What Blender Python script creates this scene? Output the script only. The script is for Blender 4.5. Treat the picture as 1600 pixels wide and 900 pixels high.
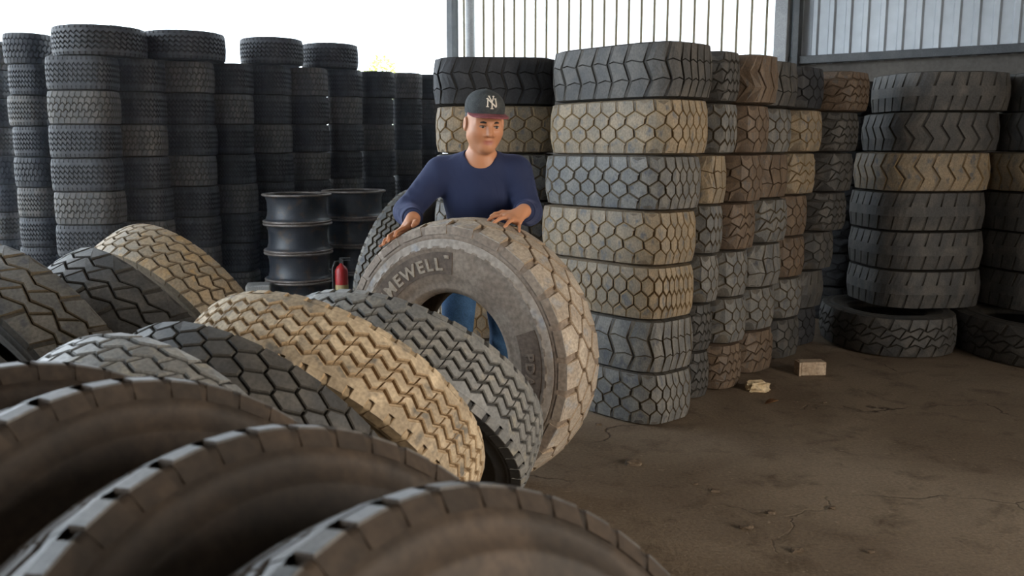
import bpy, bmesh, math, random
import numpy as np
from mathutils import Vector, Matrix, Quaternion

for o in list(bpy.data.objects):
    bpy.data.objects.remove(o, do_unlink=True)
SC = bpy.context.scene
COL = SC.collection
rnd = random.Random(7)
PI = math.pi

# ------------------------------------------------------------------ camera
FPX, HOR, CAMH = 1420.0, 225.0, 1.42
PITCH = math.atan((450 - HOR) / FPX)
cam_d = bpy.data.cameras.new('camera')
cam = bpy.data.objects.new('camera', cam_d)
COL.objects.link(cam)
cam.location = (0, 0, CAMH)
cam.rotation_euler = (PI / 2 - PITCH, 0, 0)
cam_d.sensor_width = 36.0
cam_d.lens = 36.0 * FPX / 1600.0
cam_d.clip_start = 0.05
cam_d.clip_end = 300
cam_d.dof.use_dof = True
cam_d.dof.focus_distance = 4.1
cam_d.dof.aperture_fstop = 4.5
SC.camera = cam

# ------------------------------------------------------------------ world, sun, light, exposure
W = bpy.data.worlds.new('world')
SC.world = W
W.use_nodes = True
wn = W.node_tree.nodes
wl = W.node_tree.links
wn.clear()
w_out = wn.new('ShaderNodeOutputWorld')
w_bg = wn.new('ShaderNodeBackground')
w_bg.inputs['Color'].default_value = (0.80, 0.90, 1.0, 1)
w_bg.inputs['Strength'].default_value = 7.0
wl.new(w_bg.outputs[0], w_out.inputs[0])

# warm daylight of the yard coming in by the open doorway of the right wall, beyond the frame;
# the light fills that doorway and stands in its plane (the small shadows on the floor fall to the left, away from it)
key_d = bpy.data.lights.new('doorway_right_offscreen', 'AREA')
key_d.shape = 'RECTANGLE'
key_d.size = 3.2
key_d.size_y = 3.4
key_d.energy = 500
key_d.color = (1.0, 0.84, 0.65)
key = bpy.data.objects.new('doorway_right_offscreen', key_d)
COL.objects.link(key)
key.location = (5.95, -1.5, 1.8)
key.rotation_euler = (PI / 2, 0, PI / 2)        # faces straight into the hall (-x)

vs = SC.view_settings
vs.view_transform = 'Standard'
vs.look = 'None'
vs.gamma = 1.0
vs.use_curve_mapping = False
vs.exposure = 0.1

# ------------------------------------------------------------------ helpers
def ground(u, v):
    t = (v - 450) / FPX
    s, c = math.sin(PITCH), math.cos(PITCH)
    k = CAMH / (s + t * c)
    return Vector(((u - 800) / FPX * k, k * (c - t * s), 0))

def tag(o, label=None, cat=None, group=None, kind=None):
    if label: o['label'] = label
    if cat: o['category'] = cat
    if group: o['group'] = group
    if kind: o['kind'] = kind
    return o

def empty(name, loc=(0, 0, 0)):
    o = bpy.data.objects.new(name, None)
    o.empty_display_size = 0.1
    COL.objects.link(o)
    o.location = loc
    return o

def link(name, me, parent=None, mat=None):
    o = bpy.data.objects.new(name, me)
    COL.objects.link(o)
    if parent is not None: o.parent = parent
    if mat is not None:
        if me.materials: me.materials[0] = mat
        else: me.materials.append(mat)
    return o

def mesh(name, verts, faces, mats=(), midx=None, smooth=False):
    me = bpy.data.meshes.new(name)
    me.from_pydata([tuple(map(float, v)) for v in verts], [], [tuple(map(int, f)) for f in faces])
    for m in mats: me.materials.append(m)
    if midx is not None: me.polygons.foreach_set('material_index', midx)
    if smooth: me.polygons.foreach_set('use_smooth', [True] * len(me.polygons))
    me.update()
    return me

class MB:
    """collects simple shapes into one mesh"""
    def __init__(s): s.v = []; s.f = []
    def add(s, v, f):
        k = len(s.v); s.v += [tuple(p) for p in v]; s.f += [tuple(i + k for i in q) for q in f]
    def box(s, c, d, M=None):
        x, y, z = d[0] / 2, d[1] / 2, d[2] / 2
        v = [Vector((i * x, j * y, k * z)) for k in (-1, 1) for j in (-1, 1) for i in (-1, 1)]
        if M is not None: v = [M @ p for p in v]
        v = [p + Vector(c) for p in v]
        s.add(v, [(0, 2, 3, 1), (4, 5, 7, 6), (0, 1, 5, 4), (2, 6, 7, 3), (0, 4, 6, 2), (1, 3, 7, 5)])
    def tube(s, pts, r, n=10, cap=True):
        pts = [Vector(p) for p in pts]; rr = r if isinstance(r, (list, tuple)) else [r] * len(pts)
        rings = []
        for i, p in enumerate(pts):
            d = (pts[min(i + 1, len(pts) - 1)] - pts[max(i - 1, 0)]).normalized()
            a = d.orthogonal().normalized() if i == 0 else (a - d * a.dot(d)).normalized()
            b = d.cross(a)
            rings.append([p + rr[i] * (a * math.cos(2 * PI * k / n) + b * math.sin(2 * PI * k / n)) for k in range(n)])
        f = []
        for i in range(len(pts) - 1):
            for k in range(n):
                f.append((i * n + k, i * n + (k + 1) % n, (i + 1) * n + (k + 1) % n, (i + 1) * n + k))
        if cap:
            f.append(tuple(range(n))[::-1]); f.append(tuple((len(pts) - 1) * n + k for k in range(n)))
        s.add([q for R_ in rings for q in R_], f)
    def lathe(s, prof, n=32, c=(0, 0, 0), closed=False):
        v = []; m = len(prof)
        for k in range(n):
            a = 2 * PI * k / n
            v += [(c[0] + r * math.cos(a), c[1] + r * math.sin(a), c[2] + z) for r, z in prof]
        f = []
        for k in range(n):
            for i in range(m if closed else m - 1):
                j = (i + 1) % m
                f.append((k * m + i, ((k + 1) % n) * m + i, ((k + 1) % n) * m + j, k * m + j))
        s.add(v, f)
    def mesh(s, name, mat=None, smooth=False):
        return mesh(name, s.v, s.f, [mat] if mat else [], smooth=smooth)

# ------------------------------------------------------------------ materials
def nt(name):
    m = bpy.data.materials.new(name); m.use_nodes = True
    n = m.node_tree.nodes; l = m.node_tree.links
    return m, n, l, n['Principled BSDF']

def plain(name, col, rough=0.6, metal=0.0, spec=0.5):
    m, n, l, b = nt(name)
    b.inputs['Base Color'].default_value = (*col, 1)
    b.inputs['Roughness'].default_value = rough
    b.inputs['Metallic'].default_value = metal
    b.inputs['Specular IOR Level'].default_value = spec
    return m

def noisy(name, ca, cb, scale=6.0, lo=0.4, hi=0.65, rough=0.75, fine=120.0, fine_amt=0.25, bump=0.15, bump_d=0.004, spec=0.3, metal=0.0, random_off=True, cc=None, dist=0.6):
    """two colours mixed by a coarse noise, fine speckle on top, fine relief"""
    m, n, l, b = nt(name)
    tc = n.new('ShaderNodeTexCoord')
    vec = tc.outputs['Object']
    if random_off:
        oi = n.new('ShaderNodeObjectInfo')
        mu = n.new('ShaderNodeMath'); mu.operation = 'MULTIPLY'; mu.inputs[1].default_value = 37.0
        l.new(oi.outputs['Random'], mu.inputs[0])
        ad = n.new('ShaderNodeVectorMath'); ad.operation = 'ADD'
        l.new(vec, ad.inputs[0]); l.new(mu.outputs[0], ad.inputs[1]); vec = ad.outputs[0]
    n1 = n.new('ShaderNodeTexNoise'); n1.inputs['Scale'].default_value = scale; n1.inputs['Detail'].default_value = 5; n1.inputs['Distortion'].default_value = dist
    l.new(vec, n1.inputs['Vector'])
    r = n.new('ShaderNodeMapRange'); r.inputs[1].default_value = lo; r.inputs[2].default_value = hi
    l.new(n1.outputs['Fac'], r.inputs[0])
    mx = n.new('ShaderNodeMix'); mx.data_type = 'RGBA'
    mx.inputs[6].default_value = (*ca, 1); mx.inputs[7].default_value = (*cb, 1)
    l.new(r.outputs[0], mx.inputs[0]); col = mx.outputs[2]
    if cc is not None:
        n3 = n.new('ShaderNodeTexNoise'); n3.inputs['Scale'].default_value = scale * 2.3; n3.inputs['Detail'].default_value = 4
        sh = n.new('ShaderNodeVectorMath'); sh.operation = 'ADD'; sh.inputs[1].default_value = (5.3, 1.7, 9.1)
        l.new(vec, sh.inputs[0]); l.new(sh.outputs[0], n3.inputs['Vector'])
        r3 = n.new('ShaderNodeMapRange'); r3.inputs[1].default_value = 0.55; r3.inputs[2].default_value = 0.68
        l.new(n3.outputs['Fac'], r3.inputs[0])
        m3 = n.new('ShaderNodeMix'); m3.data_type = 'RGBA'; m3.inputs[7].default_value = (*cc, 1)
        l.new(r3.outputs[0], m3.inputs[0]); l.new(col, m3.inputs[6]); col = m3.outputs[2]
    n2 = n.new('ShaderNodeTexNoise'); n2.inputs['Scale'].default_value = fine; n2.inputs['Detail'].default_value = 3
    l.new(vec, n2.inputs['Vector'])
    r2 = n.new('ShaderNodeMapRange'); r2.inputs[1].default_value = 0.3; r2.inputs[2].default_value = 0.7
    r2.inputs[3].default_value = 1 - fine_amt; r2.inputs[4].default_value = 1 + fine_amt
    l.new(n2.outputs['Fac'], r2.inputs[0])
    vm = n.new('ShaderNodeVectorMath'); vm.operation = 'SCALE'
    l.new(col, vm.inputs[0]); l.new(r2.outputs[0], vm.inputs['Scale'])
    l.new(vm.outputs[0], b.inputs['Base Color'])
    b.inputs['Roughness'].default_value = rough
    b.inputs['Specular IOR Level'].default_value = spec
    b.inputs['Metallic'].default_value = metal
    if bump:
        bp = n.new('ShaderNodeBump'); bp.inputs['Strength'].default_value = bump; bp.inputs['Distance'].default_value = bump_d
        l.new(n2.outputs['Fac'], bp.inputs['Height']); l.new(bp.outputs[0], b.inputs['Normal'])
    return m

# rubber: (worn top, dusty edge) pairs and casings
RUB = {}
def rub(key, top_a, top_b, edge, cas_a, cas_b, cc=None, rough=0.62, scale=7.0):
    RUB[key] = (noisy('rubber_' + key, top_a, top_b, scale=scale, rough=rough, cc=cc, fine=90, spec=0.4),
                noisy('groove_' + key, edge, tuple(e * 0.92 for e in edge), scale=12, rough=0.85, fine=160, spec=0.2),
                noisy('sidewall_' + key, cas_a, cas_b, scale=6, rough=0.68, fine=60, bump=0.1, spec=0.35))
rub('black', (.019, .020, .023), (.036, .036, .039), (.022, .022, .023), (.022, .022, .023), (.038, .036, .034))
rub('dark', (.046, .045, .044), (.085, .077, .067), (.052, .048, .042), (.030, .029, .028), (.055, .047, .038))
rub('grey', (.105, .104, .100), (.170, .158, .138), (.110, .088, .060), (.060, .056, .050), (.10, .085, .066), cc=(.075, .078, .085))
rub('tan', (.185, .150, .105), (.270, .205, .130), (.235, .165, .090), (.12, .095, .065), (.19, .14, .09), cc=(.110, .105, .100))
rub('brown', (.100, .070, .048), (.150, .104, .068), (.100, .070, .048), (.070, .050, .036), (.11, .075, .05), cc=(.085, .075, .066))
rub('sand', (.29, .225, .15), (.50, .39, .26), (.36, .255, .15), (.27, .195, .115), (.36, .27, .165), cc=(.145, .125, .10), rough=.8)
rub('held', (.30, .245, .19), (.42, .35, .275), (.30, .225, .155), (.20, .150, .112), (.28, .225, .175), cc=(.28, .265, .25), rough=.75)
rub('slate', (.150, .150, .145), (.215, .205, .185), (.150, .146, .136), (.020, .020, .020), (.032, .030, .028), cc=(.24, .22, .18), rough=.5)
rub('liner', (.060, .058, .057), (.105, .095, .085), (.075, .055, .040), (.030, .022, .016), (.055, .038, .026), rough=.45)
rub('ochre', (.21, .180, .135), (.29, .215, .130), (.205, .160, .110), (.10, .08, .055), (.16, .12, .08), cc=(.32, .215, .105))

# ------------------------------------------------------------------ tyre geometry
def offset_poly(P, gaps):
    """inset a polygon (counter-clockwise) by one distance per edge"""
    n = len(P); out = []
    for i in range(n):
        p0, p1, p2 = P[i - 1], P[i], P[(i + 1) % n]
        d1 = ((p1[0] - p0[0]), (p1[1] - p0[1])); d2 = ((p2[0] - p1[0]), (p2[1] - p1[1]))
        L1 = math.hypot(*d1) or 1e-9; L2 = math.hypot(*d2) or 1e-9
        n1 = (-d1[1] / L1, d1[0] / L1); n2 = (-d2[1] / L2, d2[0] / L2)
        g1, g2 = gaps[i - 1], gaps[i]
        det = n1[0] * n2[1] - n1[1] * n2[0]
        if abs(det) < 0.08:
            x = p1[0] + n2[0] * (g1 + g2) / 2; y = p1[1] + n2[1] * (g1 + g2) / 2
        else:
            x = p1[0] + (g1 * n2[1] - g2 * n1[1]) / det
            y = p1[1] + (n1[0] * g2 - n2[0] * g1) / det
        out.append((x, y))
    return out

def tri(s):
    s = s % 1.0
    return 1 - 4 * abs(s - 0.5)

# rows: list of dict(lat gap, shift, slant); bounds: list of (v, amp, phase, gap)
PATTERNS = {
 # honeycomb of four rows
 'hex': dict(N=27, bounds=[(-1, 0, 0, 0), (-.5, .12, 0, .0045), (0, .12, .5, .0045), (.5, .12, 0, .0045), (1, 0, 0, 0)],
             rows=[(.018, 0, .04), (.018, .5, -.04), (.018, 0, .04), (.018, .5, -.04)]),
 # the held tyre: chunky honeycomb
 'hexh': dict(N=25, bounds=[(-1, 0, 0, 0), (-.42, .13, 0, .007), (0, .13, .5, .006), (.42, .13, 0, .007), (1, 0, 0, 0)],
             rows=[(.026, 0, .06), (.015, .5, 0), (.015, 0, 0), (.026, .5, -.06)]),
 # two honeycomb rows between broad shoulders
 'hex2': dict(N=38, bounds=[(-1, 0, 0, 0), (-.58, .12, 0, .010), (0, .12, .5, .010), (.58, .12, 0, .010), (1, 0, 0, 0)],
             rows=[(.005, 0, 0), (.012, .5, 0), (.012, 0, 0), (.005, .5, 0)]),
 # wavy cross grooves, three block rows
 'wave': dict(sub=3, N=26, bounds=[(-1, 0, 0, 0), (-.36, .05, .3, .004), (.34, .05, .8, .004), (1, 0, 0, 0)],
             rows=[(.017, 0, .26), (.017, .26, -.34), (.017, -.08, .3)]),
 # broad lugs cut by zigzag cross grooves
 'chev': dict(sub=3, N=24, bounds=[(-1, 0, 0, 0), (-.36, 0, 0, 0), (.30, 0, 0, 0), (1, 0, 0, 0)],
             rows=[(.015, 0, .30), (.015, .30, -.55), (.015, -.25, .32)]),
 # plain crown, cut shoulders
 'half': dict(sub=3, N=26, bounds=[(-1, 0, 0, 0), (-.25, 0, 0, 0), (.28, 0, 0, 0), (1, 0, 0, 0)],
             rows=[(.013, 0, .22), (.0, .2, .1), (.013, .1, .25)]),
 # zigzag ribs with notched shoulders
 'zig': dict(N=46, bounds=[(-1, 0, 0, 0), (-.80, 0, 0, 0), (-.50, .085, .1, .009), (-.17, .085, .2, .009), (.17, .085, .3, .009), (.50, .085, .4, .009), (.80, 0, 0, 0), (1, 0, 0, 0)],
             rows=[(.017, .1, 0), (.0, .1, 0), (.003, .35, .12), (.003, .45, .12), (.003, .55, .12), (.0, .6, 0), (.017, .6, 0)]),
 # staggered blocks, five rows
 'blk': dict(N=36, bounds=[(-1, 0, 0, 0), (-.62, .05, .25, .008), (-.21, .09, .0, .007), (.21, .09, .5, .007), (.62, .05, .75, .008), (1, 0, 0, 0)],
             rows=[(.009, 0, .2), (.007, .5, .25), (.007, .1, .3), (.007, .6, .25), (.009, .1, .2)]),
 # five honeycomb rows
 'hex5': dict(N=34, bounds=[(-1, 0, 0, 0), (-.6, .10, 0, .006), (-.2, .10, .5, .006), (.2, .10, 0, .006), (.6, .10, .5, .006), (1, 0, 0, 0)],
             rows=[(.008, 0, 0), (.008, .5, 0), (.008, 0, 0), (.008, .5, 0), (.008, 0, 0)]),
 # big lugs
 'lug': dict(N=23, bounds=[(-1, 0, 0, 0), (-.42, .10, .4, .006), (.05, .12, .1, .007), (.48, .10, .6, .006), (1, 0, 0, 0)],
             rows=[(.016, 0, .22), (.006, .5, .35), (.006, .0, .35), (.016, .45, .22)]),
}

def bound_pts(b, s0, s1):
    v, amp, ph, g = b
    if amp == 0: return [(s0, v), (s1, v)]
    out = [s0]
    k = math.floor((s0 - ph) * 2) - 1
    while True:
        k += 1
        s = ph + k / 2.0
        if s >= s1 - 1e-4: break
        if s > s0 + 1e-4: out.append(s)
    out.append(s1)
    return [(s, v + amp * tri(s - ph)) for s in out]

def squircle(p, n):
    if n is None: return p
    x, y = p[0], p[1]; r = math.hypot(x, y)
    if r < 1e-6: return p
    c, s = abs(x / r), abs(y / r)
    k = (c ** n + s ** n) ** (-1.0 / n)
    return (x * k, y * k, p[2])

TREADS = {}; CASINGS = {}
def crown(R, t):
    t = min(1.0, abs(t)); return R - 0.010 * t * t - 0.008 * max(0.0, (t - .86) / .14) ** 2

def tread_mesh(pat, R, TW, rubber, sq=None, depth=0.017, seed=0, ns=1.0):
    key = (ns, pat, round(R, 3), round(TW, 3), rubber, sq, seed)
    if key in TREADS: return TREADS[key]
    rg = random.Random(len(pat) * 13 + seed)
    P = PATTERNS[pat]; N = int(round(P['N'] * R / .53 * ns)); pitch = 2 * PI * R / N; hw = TW / 2
    V = []; F = []; MI = []
    def pt(x, y, r, ax=None):
        a = x / R
        V.append(squircle((r * math.cos(a), r * math.sin(a), y if ax is None else ax), sq)); return len(V) - 1
    B = P['bounds']
    for j, (lg, sh, sl) in enumerate(P['rows']):
        lo, hi = B[j], B[j + 1]
        sub = P.get('sub', 1)
        for ii in range(N * sub):
            i, h_ = divmod(ii, sub); w_ = 1.0 / sub
            s0 = i + sh + h_ * w_
            bot = bound_pts(lo, s0, s0 + w_); top = bound_pts(hi, s0 + sl, s0 + sl + w_)
            poly = bot + top[::-1]
            gaps = [lo[3] / 2] * (len(bot) - 1) + [lg / 2 if h_ == sub - 1 else 0.0] + [hi[3] / 2] * (len(top) - 1) + [lg / 2 if h_ == 0 else 0.0]
            if h_ == 0: dz = rg.uniform(-.0012, .0008)
            Q = [(s * pitch, v * hw) for s, v in poly]
            ch = [0.0035 if g > 0 else 0.0 for g in gaps]
            ch = [c if g > .002 else c * .4 for c, g in zip(ch, gaps)]
            mid = offset_poly(Q, gaps)
            tp = offset_poly(Q, [g + c for g, c in zip(gaps, ch)])
            bt = offset_poly(Q, [max(g - .0025, g * .4) for g in gaps])
            n = len(Q)
            def edge(y): return abs(abs(y) - hw) < 1e-4
            T = [pt(x, y, crown(R, y / hw) + dz) for x, y in tp]
            M_ = [pt(x, y, crown(R, y / hw) - .0035 + dz) for x, y in mid]
            Bm = []
            for (x, y), (qx, qy) in zip(bt, Q):
                if edge(qy): Bm.append(pt(x, y, R - .052, math.copysign(hw + .007, y)))
                else: Bm.append(pt(x, y, R - depth - .004))
            F.append(tuple(T)); MI.append(0)
            for k in range(n):
                k2 = (k + 1) % n
                sh_edge = edge(Q[k][1]) and edge(Q[k2][1])
                if gaps[k] == 0 and not sh_edge: continue
                F.append((M_[k], M_[k2], T[k2], T[k])); MI.append(0 if sh_edge else 1)
                F.append((Bm[k], Bm[k2], M_[k2], M_[k])); MI.append(2 if sh_edge else 1)
    me = mesh('tread_' + pat, V, F, RUB[rubber], MI)
    TREADS[key] = me
    return me

def sidewall_profile(R, TW, SW, rb, depth=0.017):
    hw, sw = TW / 2, SW / 2
    out = [(hw * .5, R - depth), (hw - .004, R - depth - .002), (hw + .001, R - .030), (hw + .004, R - .058),
           (hw + .0075, R - .064), (hw + .0055, R - .070), (sw - .001, R - .10), (sw + .002, R - .104), (sw + .002, R - .112), (sw, R - .116),
           (sw, R - .14), (sw - .004, rb + .085), (sw - .006, rb + .075), (sw - .014, rb + .055), (sw - .022, rb + .034),
           (sw - .020, rb + .026), (sw - .024, rb + .018), (sw - .034, rb + .004), (sw - .044, rb), (sw - .064, rb - .001), (sw - .070, rb + .006)]
    inn = [(sw - .056, rb + .034), (sw - .034, rb + .09), (sw - .028, R - .13), (hw - .016, R - .072), (hw - .05, R - .050), (0, R - .044)]
    return out, inn

def casing_mesh(R, TW, SW, rb, rubber, sq=None, n=80):
    key = (round(R, 3), round(TW, 3), round(SW, 3), round(rb, 3), rubber, sq)
    if key in CASINGS: return CASINGS[key]
    out, inn = sidewall_profile(R, TW, SW, rb)
    half = out + inn
    prof = half[:-1] + [half[-1]] + [(-a, r) for a, r in half[:-1]][::-1]
    m = len(prof); V = []; F = []
    for k in range(n):
        a = 2 * PI * k / n; c, s = math.cos(a), math.sin(a)
        for ax, r in prof: V.append(squircle((r * c, r * s, ax), sq))
    for k in range(n):
        k2 = (k + 1) % n
        for i in range(m):
            j = (i + 1) % m
            F.append((k * m + i, k * m + j, k2 * m + j, k2 * m + i))
    me = mesh('casing', V, F, [RUB[rubber][2]], smooth=True)
    CASINGS[key] = me
    return me

def tyre(pat, rubber, M, label, group=None, R=.53, TW=.25, SW=.272, rb=.285, sq=None, seed=0, scale=None, ns=1.0):
    e = empty('truck_tyre')
    e.matrix_world = M if scale is None else M @ Matrix.Diagonal((*scale, 1))
    tag(e, label, 'tyre', group)
    link('tread', tread_mesh(pat, R, TW, rubber, sq, seed=seed, ns=ns), e)
    link('casing', casing_mesh(R, TW, SW, rb, rubber, sq), e)
    return e

def lying(x, y, z, spin=0.0, tilt=(0, 0)):
    """matrix of a tyre lying flat with its lower side at height z"""
    return Matrix.Translation((x, y, z)) @ Matrix.Rotation(tilt[0], 4, 'X') @ Matrix.Rotation(tilt[1], 4, 'Y') @ Matrix.Rotation(spin, 4, 'Z')

def standing(x, y, yaw, lean, R, W, spin=0.0, lift=0.0):
    n = Vector((math.cos(lean) * math.cos(yaw), math.cos(lean) * math.sin(yaw), math.sin(lean)))
    X = Vector((0, 0, 1)).cross(n).normalized(); Y = n.cross(X)
    cz = R * math.cos(lean) + W / 2 * abs(math.sin(lean)) + lift - .018 * min(1.0, abs(lean) / .3)   # the shoulder is rounded
    M = Matrix((( X.x, Y.x, n.x, x), (X.y, Y.y, n.y, y), (X.z, Y.z, n.z, cz), (0, 0, 0, 1)))
    return M @ Matrix.Rotation(spin, 4, 'Z')
ORD = ['lowest', 'second', 'third', 'fourth', 'fifth', 'sixth', 'seventh', 'eighth', 'ninth', 'tenth', 'eleventh', 'twelfth']

# ------------------------------------------------------------------ structure
def struct(o): o['kind'] = 'structure'; return o

# packed dirt over old concrete
def floor_mat():
    m, n, l, b = nt('dusty_floor')
    tc = n.new('ShaderNodeTexCoord'); vec = tc.outputs['Object']
    def noise(sc, det=6, dist=0.0, rough=.55):
        t = n.new('ShaderNodeTexNoise'); t.inputs['Scale'].default_value = sc; t.inputs['Detail'].default_value = det
        t.inputs['Distortion'].default_value = dist; t.inputs['Roughness'].default_value = rough
        l.new(vec, t.inputs['Vector']); return t.outputs['Fac']
    def rng(x, a, b_, c=0.0, d=1.0):
        r = n.new('ShaderNodeMapRange'); r.inputs[1].default_value = a; r.inputs[2].default_value = b_; r.inputs[3].default_value = c; r.inputs[4].default_value = d
        l.new(x, r.inputs[0]); return r.outputs[0]
    def mix(f, a, b_):
        x = n.new('ShaderNodeMix'); x.data_type = 'RGBA'
        l.new(f, x.inputs[0])
        for s_, i in ((a, 6), (b_, 7)):
            if isinstance(s_, tuple): x.inputs[i].default_value = (*s_, 1)
            else: l.new(s_, x.inputs[i])
        return x.outputs[2]
    big = noise(.9, 6, .8); mid = noise(5, 8, .4, .65); fin = noise(70, 6, 0, .7)
    c = mix(rng(big, .38, .66), (.150, .108, .072), (.230, .175, .122))
    c = mix(rng(mid, .52, .70), c, (.105, .074, .047))
    sp = noise(28, 4)
    c = mix(rng(sp, .66, .72), c, (.28, .22, .155))
    vo = n.new('ShaderNodeTexVoronoi'); vo.feature = 'DISTANCE_TO_EDGE'; vo.inputs['Scale'].default_value = .75
    wv = n.new('ShaderNodeTexNoise'); wv.inputs['Scale'].default_value = 3.0; wv.inputs['Detail'].default_value = 5
    l.new(vec, wv.inputs['Vector'])
    ad = n.new('ShaderNodeVectorMath'); ad.operation = 'MULTIPLY_ADD'; ad.inputs[1].default_value = (.35, .35, .35)
    l.new(wv.outputs['Color'], ad.inputs[0]); l.new(vec, ad.inputs[2]); l.new(ad.outputs[0], vo.inputs['Vector'])
    crack = rng(vo.outputs['Distance'], .0, .005, 1, 0)
    cm = n.new('ShaderNodeMath'); cm.operation = 'MULTIPLY'; l.new(crack, cm.inputs[0]); l.new(rng(noise(1.3, 2), .5, .6), cm.inputs[1])
    c = mix(cm.outputs[0], c, (.045, .030, .018))
    sc = n.new('ShaderNodeVectorMath'); sc.operation = 'SCALE'; l.new(c, sc.inputs[0]); l.new(rng(fin, .3, .7, .72, 1.28), sc.inputs['Scale'])
    l.new(sc.outputs[0], b.inputs['Base Color'])
    b.inputs['Roughness'].default_value = .82; b.inputs['Specular IOR Level'].default_value = .25
    hs = n.new('ShaderNodeMath'); hs.operation = 'MULTIPLY_ADD'; hs.inputs[1].default_value = .35
    l.new(fin, hs.inputs[0]); l.new(mid, hs.inputs[2])
    h2 = n.new('ShaderNodeMath'); h2.operation = 'SUBTRACT'; l.new(hs.outputs[0], h2.inputs[0]); l.new(cm.outputs[0], h2.inputs[1])
    bp = n.new('ShaderNodeBump'); bp.inputs['Strength'].default_value = .7; bp.inputs['Distance'].default_value = .02
    l.new(h2.outputs[0], bp.inputs['Height']); l.new(bp.outputs[0], b.inputs['Normal'])
    return m
b_ = MB(); b_.box((-.5, 4.5, -.05), (12.0, 17.4, .1))
struct(link('floor', b_.mesh('floor', floor_mat())))

WD = Vector((.796, -.605, 0)); WN = Vector((-.605, -.796, 0))     # back wall: along, and into the hall
WP = Vector((2.69, 9.0, 0))
def wp(s, off=0.0, z=0.0): return WP + WD * s + WN * off + Vector((0, 0, z))
WR = Matrix((WD, -WN, Vector((0, 0, 1)))).transposed()
S0, S1 = -4.30, 3.85                                              # post at the open side .. right corner
SILL = 2.22
plaster = noisy('old_plaster', (.095, .086, .077), (.135, .122, .108), scale=1.6, fine=30, fine_amt=.12, rough=.9, random_off=False)
galv = noisy('galvanised_steel', (.34, .36, .38), (.45, .47, .49), scale=1.2, fine=9, fine_amt=.06, rough=.45, bump=0, spec=.5, metal=.35, random_off=False)
steel_d = noisy('painted_steel_dark', (.050, .054, .058), (.075, .078, .08), scale=6, rough=.55, spec=.5, random_off=False)
steel_l = noisy('painted_steel_grey', (.26, .27, .28), (.34, .345, .35), scale=5, rough=.5, spec=.5, random_off=False)
b_ = MB(); b_.box(wp((S0 + S1) / 2, -.12, SILL / 2), (S1 - S0, .16, SILL), WR)
struct(link('wall_back', b_.mesh('wall_back', plaster)))
# trapezoid sheet cladding above the sill
pitch = .155
prof = [(0, 0), (.085, 0), (.100, .026), (.140, .026)]
bright_sheet_m, n_, l_, bs = nt('brightened_sheet')  # brightness of the lit metal sheet put in as translucency
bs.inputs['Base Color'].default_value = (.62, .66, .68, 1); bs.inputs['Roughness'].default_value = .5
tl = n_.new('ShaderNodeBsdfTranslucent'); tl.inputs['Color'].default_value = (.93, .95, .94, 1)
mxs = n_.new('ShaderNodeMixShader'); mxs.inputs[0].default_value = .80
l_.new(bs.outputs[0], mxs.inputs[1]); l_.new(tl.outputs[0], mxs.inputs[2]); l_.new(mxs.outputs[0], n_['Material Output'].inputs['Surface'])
rib_olive = noisy('rib_olive', (.15, .125, .075), (.22, .18, .11), scale=4, rough=.8, random_off=False, bump=0)  # rib sides in a darker olive-brown than the flats
def cladding(name, s0, s1, flat, side_l, side_r):
    V = []; F = []; MI = []; pts = []; s = s0
    while s < s1 - .02:
        for i, (a, d) in enumerate(prof):
            if s + a < s1: pts.append((s + a, d, i))
        s += pitch
    pts.append((s1, 0, 0))
    for a, d, i in pts:
        for z in (SILL - .05, 5.2): V.append(wp(a, -.055 + d, z))
    for q in range(len(pts) - 1):
        F.append((2 * q, 2 * q + 2, 2 * q + 3, 2 * q + 1)); MI.append({0: 0, 1: 1, 2: 0, 3: 2}[pts[q][2]])
    return struct(link(name, mesh(name, V, F, [flat, side_l, side_r], MI)))
cladding('wall_back_left_sheeting', S0, -.07, bright_sheet_m, rib_olive, rib_olive)
cladding('wall_back_right_sheeting', -.07, S1, galv, galv, galv)
def bar(name, c, d, mat, M=WR, bev=.006):
    b = MB(); b.box((0, 0, 0), d, M)
    o = link(name, b.mesh(name, mat)); o.location = c
    m_ = o.modifiers.new('bevel', 'BEVEL'); m_.width = bev; m_.segments = 2
    return struct(o)
bar('trim_1', wp((S0 + S1) / 2, .012, SILL - .01), (S1 - S0, .10, .075), steel_d)          # girt at the foot of the sheeting
bar('trim_2', wp(S0 + .02, .03, 2.6), (.10, .12, 5.2), steel_d)                            # corner post at the open side
b_ = MB(); b_.tube([wp(S0 + .33, .06, 0), wp(S0 + .33, .06, 5.2)], .055, 16)
struct(link('trim_3', b_.mesh('trim_3', steel_l, True)))
bar('trim_4', wp(-.07, .06, 2.6), (.13, .13, 5.2), steel_l)                                # post between the sheets
bar('trim_5', wp(.07, .05, 2.6), (.06, .10, 5.2), steel_d)
# the rest of the hall: roof, right wall, wall behind the camera
cr = wp(S1)
b_ = MB()                                                          # right wall with a doorway, outside the frame
b_.box((cr.x + .08, (cr.y + .2) / 2, 2.6), (.16, cr.y - .2, 5.2)); b_.box((cr.x + .08, -3.7, 2.6), (.16, 1.2, 5.2)); b_.box((cr.x + .08, -1.5, 4.4), (.16, 3.4, 1.6))
struct(link('wall_right', b_.mesh('wall_right', plaster)))
b_ = MB(); b_.box((-.4, -4.25, 4.4), (12.2, .16, 1.6)); b_.box((.4, -4.25, 1.8), (10.6, .16, 3.6))   # unseen near end: wall, gateway at its left end narrowed to limit light
struct(link('wall_front', b_.mesh('wall_front', plaster)))
b_ = MB(); b_.box((-.5, 4.4, 5.25), (12.4, 17.6, .1))
struct(link('ceiling', b_.mesh('ceiling', noisy('roof_underside', (.13, .13, .13), (.18, .178, .17), scale=1, random_off=False))))
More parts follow.
